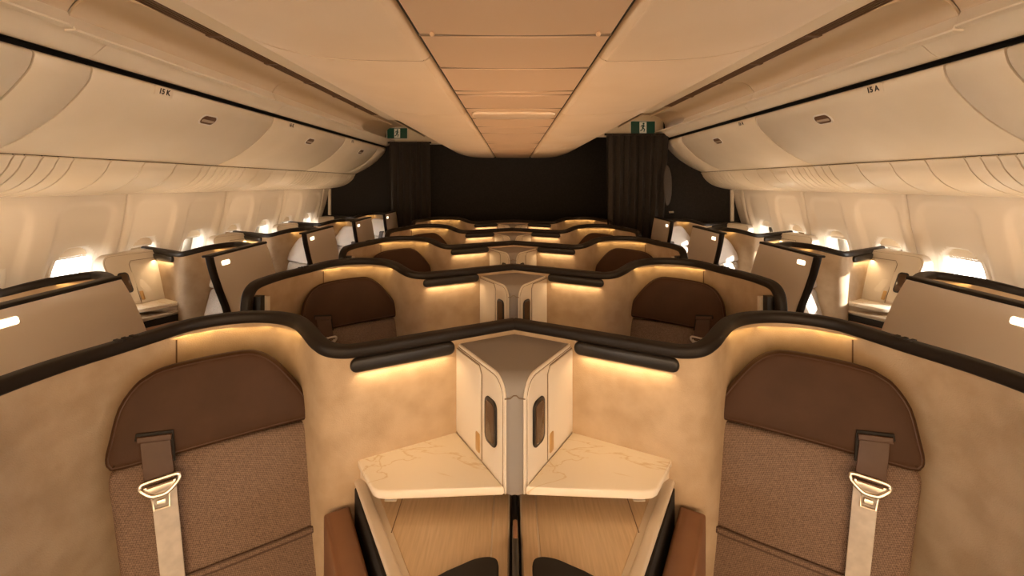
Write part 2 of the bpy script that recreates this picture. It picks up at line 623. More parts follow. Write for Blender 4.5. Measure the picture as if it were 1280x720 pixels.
WZ, WHW, WHH, WEXP = -.60, .128, .188, 2.9


def recess(dy, z):
    zt, zb, hw, r = -.118, -1.05, .212, .11
    # rounded-rectangle distance, positive inside
    qx = abs(dy) - (hw - r)
    cz = (zt + zb) / 2
    qz = abs(z - cz) - ((zt - zb) / 2 - r)
    d = -(math.hypot(max(qx, 0), max(qz, 0)) + min(max(qx, qz), 0) - r)
    t = max(0, min(1, (zt - z) / .45))
    return sstep(d / .035) * (.009 + .034 * t)


def panel_mesh(sx, L=1.10, holes=True):
    bm = bmesh.new()
    ny = 60
    zs = [-.02, -.05, -.075, -.10] + [-.11 - .0155 * k for k in range(47)] + [-.88, -.98, -1.08, -1.3, -1.62]
    ys = [0] + [.004 + (L - .008) * k / ny for k in range(ny + 1)] + [L]
    ny += 2
    V = [[None] * len(zs) for _ in ys]
    for i, y in enumerate(ys):
        dy = min((y - L / 4, y - 3 * L / 4), key=abs)
        edge = .010 * (1 - sstep(min(y, L - y) / .016)) + (.02 if min(y, L - y) < .001 else 0)
        for j, z in enumerate(zs):
            V[i][j] = bm.verts.new((sx * (base_x(z) + recess(dy, z) + edge), y, z))
    for i in range(ny):
        ym = (ys[i] + ys[i + 1]) / 2
        dy = min((ym - L / 4, ym - 3 * L / 4), key=abs)
        for j in range(len(zs) - 1):
            zm = (zs[j] + zs[j + 1]) / 2
            if holes and abs(dy / (WHW + .012)) ** WEXP + abs((zm - WZ) / (WHH + .012)) ** WEXP < 1:
                continue
            bm.faces.new((V[i][j], V[i + 1][j], V[i + 1][j + 1], V[i][j + 1]))
    return bm


def sup(hw, hh, n=44):
    out = []
    for k in range(n):
        a = 2 * math.pi * k / n
        c, s = math.cos(a), math.sin(a)
        out.append((math.copysign(abs(c) ** (2 / WEXP), c) * hw, math.copysign(abs(s) ** (2 / WEXP), s) * hh))
    return out


WIN = 0
for sx, nm in ((-1, 'wall_left'), (1, 'wall_right')):
    wall = tag(empty(nm, (sx * 2.75, 2, 0)), kind='structure')
    starts = [SEAMO[sx] + 1.10 * k for k in range(-5, 4)]
    starts = [s for s in starts if s > Y0 - 1.2 and s < YEND[sx]]
    proto = None
    wproto = None
    for s in starts:
        if s + .275 > YEND[sx] - .1:
            o = link('wall_panel', panel_mesh(sx, holes=False), 'sidewall', angle=60)
        elif proto is None:
            proto = link('wall_panel', panel_mesh(sx), 'sidewall', angle=60)
            o = proto
        else:
            o = proto.copy()
            COL.objects.link(o)
        o.parent = wall
        o.location = (-wall.location.x, s - wall.location.y, H)
        for q in (.25, .75):
            yc = s + 1.10 * q
            if yc > YEND[sx] - .1:
                continue
            WIN += 1
            if wproto is None:
                w0 = empty('window_%d' % WIN)
                xb = base_x(WZ) + .040
                slope = (base_x(-.8) - base_x(-.4)) / .4
                X = lambda z, d: sx * (xb - slope * (z - WZ) * (1 if z > WZ else 1) + d)
                bm = bmesh.new()
                rings = []
                for dw, d in ((.040, .012), (.036, -.004), (.030, -.008), (.012, -.007), (.004, -.002), (0, .012), (-.006, .05)):
                    rings.append([(X(z, d), y, z + WZ * 0 + 0) for y, z in [(p[0], p[1] + WZ) for p in sup(WHW + dw, WHH + dw)]])
                loft(bm, rings, True, False)
                link('window_frame', bm, 'frame', w0)
                bm = bmesh.new()
                ring = [(X(p[1] + WZ, .048), p[0], p[1] + WZ) for p in sup(WHW + .002, WHH + .002)]
                bm.faces.new([bm.verts.new(p) for p in ring])
                link('pane', bm, 'pane', w0, smooth=False)
                pts = [p for p in sup(WHW, WHH, 60) if p[1] > WHH * .66]
                pts.sort(key=lambda p: p[0])
                ol = [(p[0], p[1]) for p in pts]
                bm = slab(ol[::-1], lambda a, b_, c: (X(b_ + WZ, .036 - c), a, b_ + WZ), .012, .004)
                sh = link('window_shade', bm, 'shade', w0)
                bm = box(min(X(WZ + .122, .018), X(WZ + .122, .03)), max(X(WZ + .122, .018), X(WZ + .122, .03)), -.10, .10, WZ + .118, WZ + .130)
                link('shade_handle', bevel(bm, .003), 'frame', sh)
                wproto = w0
                w = w0
            else:
                w = copy_tree(wproto)
                w.name = 'window_%d' % WIN
            tag(w, kind='structure')
            w.location = (0, yc, H)

# --- bulkheads at the far end
tag(link('wall_back', box(-1.95, 1.95, 6.79, 6.85, 0, H + 1.05), 'bulkhead', smooth=False), kind='structure')
tag(link('wall_back_left', box(-2.95, -1.76, YB, YB + .06, 0, H + 1.05), 'bulkhead', smooth=False), kind='structure')
tag(link('wall_back_right', box(1.80, 2.95, YR, YR + .06, 0, H + 1.05), 'bulkhead', smooth=False), kind='structure')
tag(link('wall_aisle_right', box(1.86, 1.92, YR + .06, 6.80, 0, H + 1.05), 'bulkhead', smooth=False), kind='structure')
for sx in (-1, 1):
    bm = box(min(sx * 2.66, sx * 2.70), max(sx * 2.66, sx * 2.70), YEND[sx] - .035, YEND[sx] - .005, H - 1.2, H - .08)
    tag(link('trim_%d' % (6 if sx < 0 else 7), bevel(bm, .006), 'sidewall'), kind='structure')

# ------------------------------------------------------------------ overhead bins
bin_prof = catmull([(1.885, .522, 0), (1.862, .510, 0), (1.862, .485, 0), (1.880, .44, 0), (1.945, .365, 0), (2.03, .288, 0), (2.15, .210, 0), (2.25, .160, 0),
                    (2.305, .138, 0), (2.335, .138, 0)], 4)


def text_obj(body, size, name, parent, mtx):
    cu = bpy.data.curves.new(name, 'FONT')
    cu.body = body
    cu.size = size
    cu.align_x = 'CENTER'
    cu.align_y = 'CENTER'
    cu.extrude = .0006
    cu.offset = .0012
    tmp = bpy.data.objects.new(name, cu)
    me = bpy.data.meshes.new_from_object(tmp)
    bpy.data.objects.remove(tmp)
    me.materials.append(M['ink'])
    o = bpy.data.objects.new(name, me)
    COL.objects.link(o)
    o.parent = parent
    o.matrix_local = mtx
    return o


def face_at(k):
    """point, tangent (downwards) and outward normal on the bin face, k along the profile from 0 to 1"""
    i = k * (len(bin_prof) - 1)
    j = min(int(i), len(bin_prof) - 2)
    p = bin_prof[j].lerp(bin_prof[j + 1], i - j)
    t = (bin_prof[j + 1] - bin_prof[j]).normalized()
    return p, t, Vector((t.y, -t.x, 0))


def make_bin(sx, y0, y1, label, text, latch_y=None, text_y=None):
    root = tag(empty('overhead_bin', (sx * 2.2, (y0 + y1) / 2, H + .14)), label, 'overhead bin', 'overhead bins along the sides of the cabin')
    L0 = Vector(root.location)
    sh = Vector((0, 0, 0)) - L0
    bm = bmesh.new()
    inner = [(p.x + .018, p.y + .006) for p in bin_prof]
    loop = inner + [(2.72, .15), (2.72, .56), (1.95, .56)]
    loft(bm, [[(sx * x, y, H + z) for x, z in loop] for y in (y0 + .001, y1 - .001)])
    link('bin_body', bm, 'gap', root, sh, angle=30)
    bm = bmesh.new()
    ribbon(bm, [(p.x, p.y) for p in bin_prof], y0 + .005, y1 - .005, sx, .017)
    d = link('bin_door', bevel(bm, .007, 2), 'cream', root, sh)
    if latch_y is not None:
        p, t, n = face_at(.40)
        o3 = lambda a, b_, c: (sx * (p.x + t.x * b_ + n.x * c), latch_y + a, H + p.y + t.y * b_ + n.y * c)
        bm = slab(rrect(.150, .078, .034, 5), lambda a, b_, c: o3(a, b_, c - .001), .005, .003)
        l = link('latch', bm, 'frame', d)
        bm = slab(rrect(.126, .060, .027, 5), lambda a, b_, c: o3(a, b_, c + .002), .004, .002)
        lp = link('latch_paddle', bm, 'vent', l)
        lp.parent = d
        bm = slab(rrect(.11, .018, .007, 3), lambda a, b_, c: o3(a, b_ + .006, c + .005), .004, .002)
        lp2 = link('latch_lever', bm, 'taupe', d)
    if text:
        p, t, n = face_at(.22)
        ty = text_y
        o3 = lambda a, b_, c: (sx * (p.x + t.x * b_ + n.x * c), ty + a, H + p.y + t.y * b_ + n.y * c)
        bm = slab(rrect(.125, .050, .006, 3), lambda a, b_, c: o3(a, b_, c - .002), .004, .001)
        pl = link('row_label', bm, 'cream', d)
        c = Vector(o3(0, 0, .0032))
        xa = Vector((0, -1, 0)) * -sx * -1
        xa = Vector((0, 1, 0)) if sx < 0 else Vector((0, -1, 0))
        za = Vector((sx * n.x, 0, n.y))
        ya = za.cross(xa)
        R = Matrix((xa, ya, za)).transposed().to_4x4()
        text_obj(text, .040, 'row_number', pl, Matrix.Translation(c) @ R)
    return root


side_name = {-1: 'left', 1: 'right'}
seat_letter = {-1: 'K', 1: 'A'}
for sx in (-1, 1):
    o = 0.0 if sx < 0 else -.04
    s = side_name[sx]
    lt = seat_letter[sx]
    make_bin(sx, .19 + o, 1.765 + o, 'cream overhead bin cut by the %s edge of the picture' % s, None)
    make_bin(sx, 1.765 + o, 2.01 + o, 'narrow cream filler bin on the %s side beside the one marked 15 %s' % (s, lt), None)
    make_bin(sx, 2.01 + o, 3.54 + o, 'large cream overhead bin on the %s side marked 15 %s' % (s, lt), '15 ' + lt, 2.86 + o, 2.43 if sx < 0 else 2.36)
    make_bin(sx, 3.54 + o, 5.07 + o, 'cream overhead bin on the %s side just beyond the one marked 15 %s' % (s, lt), '16 ' + lt, 4.30 + o, 3.83 if sx < 0 else 3.72)
    if sx < 0:
        make_bin(sx, 5.07, 6.30, 'small cream overhead bin on the left side by the far bulkhead', '17 K', 5.75, 5.30)
        make_bin(sx, 6.30, YB - .02, 'cream end cap of the left bins touching the dark bulkhead', None)
    else:
        make_bin(sx, 5.03, YR - .02, 'short cream end bin on the right side touching the dark bulkhead', None)


# ------------------------------------------------------------------ exit signs
def exit_sign(sx, x, label):
    y = YEND[sx] - .066
    w, h = .290, .150
    root = tag(empty('exit_sign', (sx * x, y, H + (.725 if sx < 0 else .672))), label, 'exit sign', 'green exit signs over the aisles')
    T = lambda dx, dz, d0: (lambda a, b_, c: (dx + a, -d0 - c, dz + b_))
    link('sign_frame', slab(rrect(w + .03, h + .03, .012), T(0, 0, 0), .010, .004), 'frame', root)
    link('sign_face', slab(rrect(w, h, .004), T(0, 0, .008), .006, .002), 'green', root)
    pn = link('doorway_symbol', slab(rrect(.085, h * .90, .003), T(0, 0, .012), .004, .001), 'sign_white', root)
    bm = bmesh.new()
    # running figure
    bmesh.ops.create_circle(bm, cap_ends=True, radius=.012, segments=12, matrix=Matrix.Translation((.006, -.0175, .046)) @ Matrix.Rotation(math.pi / 2, 4, 'X'))

    def limb(p, q, wd):
        p, q = Vector((p[0], 0, p[1])), Vector((q[0], 0, q[1]))
        d = (q - p).normalized()
        n = Vector((-d.z, 0, d.x)) * wd / 2
        vs = [bm.verts.new(v + Vector((0, -.0175, 0))) for v in (p - n, p + n, q + n, q - n)]
        bm.faces.new(vs)
    limb((.004, .032), (-.004, -.008), .020)
    limb((-.002, -.004), (.018, -.022), .012)
    limb((.018, -.022), (.010, -.050), .011)
    limb((-.004, -.004), (-.016, -.032), .012)
    limb((-.016, -.032), (-.034, -.040), .011)
    limb((.003, .028), (.024, .012), .009)
    limb((.003, .028), (-.020, .024), .009)
    limb((-.020, .024), (-.026, .006), .008)
    fg = link('running_figure', bm, 'green', root, smooth=False)
    fg.parent = pn
    link('sign_bracket', box(-.05, .05, .0, .05, -.03, .03), 'frame', root, smooth=False)


exit_sign(-1, 1.675, 'green exit sign with running figure over the left aisle curtain')
exit_sign(1, 1.575, 'green exit sign with running figure over the right aisle curtain')


# ------------------------------------------------------------------ curtains
def curtain(x0, x1, y, label, folds, lean):
    root = tag(empty('curtain', ((x0 + x1) / 2, y, 0)), label, 'curtain')
    xc = (x0 + x1) / 2
    bm = bmesh.new()
    zs = [.05 + (H + .575 - .05) * k / 26 for k in range(27)]
    n = folds * 10
    rows = []
    rnd = random.Random(folds)
    ph = [rnd.uniform(-.4, .4) for _ in range(folds + 1)]
    am = [rnd.uniform(.7, 1.2) for _ in range(folds + 1)]
    for z in zs:
        t = z / (H + .575)
        row = []
        for i in range(n + 1):
            u = i / n
            f = u * folds
            k = int(min(f, folds - 1))
            a = 2 * math.pi * f + ph[k] * math.sin(math.pi * (f - k)) + .3 * math.sin(t * 3 + k)
            x = x0 + (x1 - x0) * u
            x = x + lean * (1 - t) * (u - .1) + .012 * math.sin(2 * a)
            row.append(bm.verts.new((x - xc, .048 * am[k] * math.sin(a) * (.55 + .45 * (1 - t)), z)))
        rows.append(row)
    for a, c in zip(rows, rows[1:]):
        for i in range(n):
            bm.faces.new((a[i], a[i + 1], c[i + 1], c[i]))
    bmesh.ops.solidify(bm, geom=bm.faces[:], thickness=.004)
    link('curtain_fabric', bm, 'curtain', root, angle=80)
    bm = box(x0 - xc - .02, x1 - xc + .02, -.012, .012, H + .56, H + .585)
    link('curtain_rail', bevel(bm, .003), 'gap', root)
    return root


curtain(-1.74, -1.17, 6.44, 'dark pleated curtain across the left aisle', 7, .02)
rc = curtain(1.10, 1.84, 5.36, 'dark pleated curtain across the right aisle', 8, -.16)
bm = slab(smooth_outline([(.03, -.10), (.05, .0), (.03, .10), (-.02, .13), (-.05, .02), (-.02, -.12)], 4),
          lambda a, b_, c: (.33 + a, -.055 - c, H - .03 + b_ * 1.8), .012, .005)
link('curtain_tieback', bm, 'curtain', rc)
bm = bmesh.new()
tube(bm, [(.36, -.03, H - .34), (.40, -.06, H - .335)], .012)
link('tieback_hook', bm, 'steel', rc)

# ------------------------------------------------------------------ suites
RIM_PATH = [(1.0, -.449), (1.15, 1.08), ]
SEAT_O = Vector((.635, 1.447, -.745))
SEAT_W = Vector((.878, -.479, 0))
SEAT_N = Vector((-.479, -.878, 0))
WX = 2.70                                    # how far the window suites' inner plane lies from the cabin axis
WY = .64                                     # how far they stand aft of the centre ones
PITCH = 1.10


class Frame:
    """places (u towards the aisle, y, z below the eye) of the first row; meshes are kept relative to the thing's base"""

    def __init__(s, sgn, ox, oy, dz, ku=1.0):
        s.sgn, s.ox, s.oy, s.dz, s.ku = sgn, ox, oy, dz, ku

    def base(s, u, y):
        return Vector((s.ox + s.sgn * u * s.ku, s.oy + y, 0))

    def fn(s, base):
        return lambda u, y, z: Vector((s.ox + s.sgn * u * s.ku, s.oy + y, max(0, H + z + s.dz))) - base


def rim_points(window):
    hump = [(1.142, 1.15, -.460), (1.105, 1.30, -.463), (1.045, 1.44, -.457), (.985, 1.495, -.454), (.91, 1.528, -.453),
            (.835, 1.536, -.454), (.765, 1.522, -.456), (.700, 1.485, -.460), (.644, 1.425, -.466), (.590, 1.365, -.479), (.545, 1.338, -.491),
            (.50, 1.343, -.499), (.45, 1.370, -.502), (.306, 1.449, -.502), (.12, 1.552, -.502), (0, 1.617, -.502)]
    if window:
        hump = [(1.146, 1.11, -.459), (1.130, 1.195, -.460), (1.07, 1.29, -.459), (.98, 1.39, -.456), (.90, 1.460, -.454), (.82, 1.505, -.454)] + hump[6:]
        return catmull([(1.149, .93, -.458), (1.148, 1.03, -.458)] + hump + [(-.03, 1.632, -.500)], 5)
    return catmull([(1.150, .865, -1.60), (1.150, .865, -1.1), (1.150, .865, -.62), (1.150, .868, -.52), (1.150, .885, -.478), (1.150, .93, -.458),
                    (1.149, 1.02, -.456)] + hump, 5)


def make_shell(F, window):
    b0 = F.base(.7, 1.35)
    G = F.fn(b0)
    root = empty('suite_shell', b0)
    path = rim_points(window)
    # rim
    prof = [(a, b_ + .004) for a, b_ in rrect(.045, .036, .012, 3)]
    bm = bmesh.new()
    sweep(bm, path, prof, (1, 0, 0))
    for v in bm.verts:
        v.co = G(*v.co)
    rim = link('top_rim', bm, 'rim', root, angle=50)
    # lining towards the seat and skin towards the row behind
    wall = [p for p in path if p.z > -.5025 and not (not window and p.y < .93)]
    walls = [Vector((p.x, p.y, p.z)) for p in wall]
    if not window:
        walls = [Vector((1.15, .872, -.478)), Vector((1.15, .90, -.465))] + walls
    n = len(walls)
    nrm = []
    for i in range(n):
        t = walls[min(i + 1, n - 1)] - walls[max(i - 1, 0)]
        t.z = 0
        t.normalize()
        nrm.append(-t.cross(Vector((0, 0, 1))))
    split = next(i for i, p in enumerate(walls) if p.y > (1.28 if window else 1.40))

    def sheet(idx, o1, o2, zb, m, nm):
        bm = bmesh.new()
        rings = []
        for i in idx:
            p, q = walls[i], nrm[i]
            a = p + q * o1
            c = p + q * o2
            rings.append([G(a.x, a.y, p.z), G(a.x, a.y, p.z - .25), G(a.x, a.y, zb), G(c.x, c.y, zb), G(c.x, c.y, p.z)])
        loft(bm, rings)
        return link(nm, bm, m, root, angle=40)
    sheet(range(0, split + 1), .011, .0, -1.60, 'suede', 'suede_lining')
    l2 = [i for i in range(split, n)]
    bm = bmesh.new()
    sheet(l2, .011, .0, -1.60, 'suede', 'suede_lining')
    sheet(range(0, n), -.0005, -.013, -1.60, 'taupe', 'outer_skin')
    # stitched seam between the two linings
    p, q = walls[split], nrm[split]
    bm = bmesh.new()
    a = p + q * .0115
    tube(bm, [G(a.x, a.y, -.485), G(a.x, a.y, -.9), G(a.x, a.y, -1.5)], .0022, 6)
    link('lining_seam', bm, 'vent', root)
    # reading lamp under the low part of the rim
    d = Vector((-.878, .479, 0))
    nn = Vector((-.479, -.878, 0))
    c0 = Vector((.3425, 1.4445, -.536)) + nn * .010 - d * .012 + (d * .08 if window else d * 0)
    to3 = lambda a_, b_, c_: G(*(c0 + d * a_ + Vector((0, 0, b_)) + nn * c_))
    lamp = link('reading_lamp', slab(rrect(.326, .043, .020, 5), to3, .030, .010), 'black', root)
    link('lamp_diffuser', slab(rrect(.30, .010, .004, 3), lambda a_, b_, c_: G(*(c0 + d * a_ + nn * (.014 + b_) + Vector((0, 0, -.0175 - c_)))), .003, .001),
         'diffuser', lamp)
    lp = G(*(c0 + nn * .032 + Vector((0, 0, -.026))))
    dirw = Vector((F.sgn * d.x, d.y, 0))
    o = area('reading_light', lp, .28, .022, .27, WARM, (0, 0, -1), lamp)
    o.rotation_euler = (0, 0, math.atan2(dirw.y, dirw.x))
    # glow strip under the rim behind the headrest
    for u, y, lw, ang in ((1.02, 1.440, .12, -.72), (.895, 1.505, .17, -.16), (.735, 1.475, .14, .50)):
        o = area('glow_light', G(u, y, -.478), lw, .018, .055, (1, .60, .20), (0, 0, -1), rim)
        o.rotation_euler = (0, 0, F.sgn * ang)
    # little slots in the rim
    if not window:
        bm = bmesh.new()
        for k in range(3):
            y = 1.275 + k * .018
            u = 1.108 - k * .007
            add_box(bm, -.013, .013, -.005, .005, -.004, .001,
                    Matrix.Translation(G(u + .002, y, -.4385)) @ Matrix.Rotation(F.sgn * .35, 4, 'Z'))
        link('rim_slots', bm, 'gap', rim, smooth=False)
        # door that slides into the aisle wall
        bm = bmesh.new()
        add_box(bm, 0, 1, 0, 1, 0, 1)
        for v in bm.verts:
            v.co = G(1.104 + .035 * v.co.x, .885 + .035 * v.co.y, -1.58 + 1.085 * v.co.z)
        hs = link('door_housing', bm, 'black', root, smooth=False)
        bm = bmesh.new()
        add_box(bm, 0, 1, 0, 1, 0, 1)
        for v in bm.verts:
            v.co = G(1.092 + .034 * v.co.x, .922 + .022 * v.co.y, -1.57 + 1.065 * v.co.z)
        link('door_edge', bm, 'white', hs, smooth=False)
    else:
        near = catmull([(.775, -.405, 0), (.782, -.43, 0), (.808, -.50, 0), (.855, -.60, 0), (.93, -.75, 0), (.985, -.95, 0), (1.01, -1.2, 0), (1.02, -1.62, 0)], 4)
        far = catmull([(1.325, -.398, 0), (1.345, -.425, 0), (1.395, -.51, 0), (1.45, -.63, 0), (1.495, -.75, 0), (1.54, -.95, 0), (1.56, -1.2, 0), (1.57, -1.62, 0)], 4)
        near = [Vector((p.x - .11, p.y, 0)) for p in near]
        far = [Vector((p.x - .11, p.y, 0)) for p in far]
        ol = [(p.x, p.y) for p in near] + [(p.x, p.y) for p in reversed(far)]
        to = lambda a_, b_, c_: G(1.172 + c_, a_, b_)
        dp = link('door_panel', slab(ol, to, .022, .005), 'door', root)
        band = [(p.x, p.y) for p in near] + [(p.x + .034, p.y - .004) for p in reversed(near)]
        link('edge_trim', slab(band, lambda a_, b_, c_: G(1.168 + c_, a_ - .006, b_), .032, .006), 'rim', dp)
        top = [(.66, -.396), (.66, -.408), (.69, -.410), (1.21, -.407), (1.225, -.408), (1.217, -.392)]
        link('top_trim', slab(top, lambda a_, b_, c_: G(1.148 + c_, a_, b_), .052, .006), 'rim', dp)
        lo = [(1.0 + p[0] - .045 + .0, -.455 + p[1]) for p in rrect(.070, .026, .008, 3)]
        link('lit_sign', slab([(a_ - (b_ + .463) * .3 - .045, b_) for a_, b_ in [(q[0] - .11, q[1]) for q in lo]], lambda a_, b_, c_: G(1.192 + c_, a_, b_), .004, .001), 'sign_lit', dp)
    return root


def make_seat(F, window):
    b0 = F.base(.75, 1.2)
    G = F.fn(b0)
    root = empty('passenger_chair', b0)
    th = math.radians(13)
    up = SEAT_N * -math.sin(th) + Vector((0, 0, math.cos(th)))
    nf = SEAT_N * math.cos(th) + Vector((0, 0, math.sin(th)))
    to = lambda a, b_, c: G(*(SEAT_O + SEAT_W * a + up * b_ + nf * (c - .045)))
    sm = 'daylit_weave' if window else 'weave'
    hm = 'daylit_leather' if window else 'leather'
    # backrest, leaning in its own plane towards the console
    ol = [(.0, -.004), (.04, -.002), (.25, -.004), (.46, -.010), (.492, -.018), (.502, -.045), (.492, -.11), (.478, -.20), (.462, -.30), (.44, -.44), (.40, -.50),
          (.15, -.52), (-.09, -.52), (-.105, -.48), (-.085, -.40), (-.055, -.28), (-.028, -.15), (-.010, -.04)]
    back = link('backrest', slab(smooth_outline(ol, 3), to, .055, .022, .008), sm, root)
    # a stitched channel across the backrest
    gl = [(.012, -.302), (.02, -.294), (.10, -.300), (.31, -.311), (.33, -.318), (.31, -.325), (.10, -.314), (.02, -.309)]
    link('stitched_channel', slab(smooth_outline(gl, 4), lambda a, b_, c: to(a, b_, .0625 + c), .008, .004), sm, back)
    bm = bmesh.new()
    tube(bm, [to(a, b_, .069) for a, b_ in smooth_outline(gl, 4)] + [to(*smooth_outline(gl, 4)[0], .069)], .003, 6)
    link('channel_piping', bm, 'strap', back)
    bm = bmesh.new()
    pp = [(-.012 + .016, -.02), (.006, -.15), (-.020, -.28), (-.052, -.40)]
    tube(bm, [to(a + .006, b_, .058) for a, b_ in pp], .002, 6)
    link('side_seam', bm, 'strap', back)
    # headrest
    hd = [(-.004, .012), (-.002, .036), (.044, .112), (.089, .173), (.122, .207), (.155, .228), (.20, .238), (.319, .234), (.395, .224), (.425, .212), (.455, .190), (.487, .137),
          (.502, .060), (.508, .016), (.500, -.008), (.47, -.018), (.30, -.008), (.10, .002), (.02, .004)]
    so = smooth_outline(hd, 3)
    head = link('headrest', slab(so, to, .072, .018, .005), hm, root)
    bm = bmesh.new()
    ins = inset2d(so, .010)
    tube(bm, [to(p[0], p[1], .069) for p in ins] + [to(ins[0][0], ins[0][1], .069)], .0022, 6)
    link('headrest_piping', bm, 'strap' if not window else 'daylit_leather', head)
    if True:
        # slot with keeper loop, strap, buckle and belt on the aisle side
        link('strap_slot', slab([(.360, .060), (.442, .068), (.444, .050), (.430, .046), (.425, -.022), (.352, -.020), (.358, .045)],
                                lambda a, b_, c: to(a, b_, .0775 + c), .004, .002), 'blackmatte', head)
        link('keeper_loop', slab([(.362, .036), (.438, .044), (.438, .060), (.362, .052)], lambda a, b_, c: to(a, b_, .082 + c), .008, .003), 'strap', head)
        link('shoulder_strap', slab([(.366, .046), (.432, .052), (.426, .0), (.417, -.066), (.352, -.060), (.360, .0)],
                                    lambda a, b_, c: to(a, b_, .081 + c), .005, .002), 'strap', root)
        belt = link('belt_webbing', slab([(.350, -.066), (.409, -.072), (.398, -.13), (.378, -.28), (.360, -.42), (.310, -.42), (.326, -.28), (.343, -.13)],
                                         lambda a, b_, c: to(a, b_, .076 + c), .004, .0015), 'webbing', root)
        bm = bmesh.new()
        # buckle: rounded frame with a slot, and a tongue below
        R1 = smooth_outline([(.341, -.060), (.346, -.051), (.38, -.053), (.418, -.057), (.426, -.064), (.422, -.074), (.402, -.091), (.385, -.093), (.366, -.090), (.345, -.070)], 3)
        for k in range(len(R1)):
            pass
        ring = [to(p[0], p[1], .090) for p in R1]
        tube(bm, ring + [ring[0], ring[1]], .0050, 8)
        bk = link('buckle', bm, 'steel', root)
        link('buckle_bar', slab([(.348, -.062), (.420, -.068), (.418, -.080), (.395, -.090), (.372, -.090), (.350, -.074)], lambda a, b_, c: to(a, b_, .082 + c), .006, .002), 'steel', bk)
        link('buckle_slot', slab([(.355, -.0625), (.412, -.068), (.412, -.073), (.355, -.0675)], lambda a, b_, c: to(a, b_, .0875 + c), .002, .0008), 'vent', bk)
        bm = bmesh.new()
        tg = [(.364, -.088), (.400, -.090), (.394, -.128), (.361, -.126)]
        t3 = [to(p[0], p[1], .086) for p in tg]
        tube(bm, t3 + [t3[0], t3[1]], .0032, 6)
        link('buckle_tongue', bm, 'steel', bk)
        link('tongue_block', slab([(.370, -.104), (.390, -.106), (.388, -.120), (.368, -.118)], lambda a, b_, c: to(a, b_, .082 + c), .006, .002), 'steel', bk)
    # cushion and pedestal
    cb = SEAT_O + SEAT_N * .14
    cu = rrect(.50, .50, .05, 4, .25, .24)
    link('seat_cushion', slab(cu, lambda a, b_, c: G(cb.x + SEAT_W.x * a + SEAT_N.x * b_, cb.y + SEAT_W.y * a + SEAT_N.y * b_, -1.27 + c), .11, .03, .01), sm, root)
    pd = rrect(.44, .46, .03, 3, .25, .22)
    link('seat_base', slab(pd, lambda a, b_, c: G(cb.x + SEAT_W.x * a + SEAT_N.x * b_, cb.y + SEAT_W.y * a + SEAT_N.y * b_, -1.62 + c), .345, .01), 'black', root)
    return root


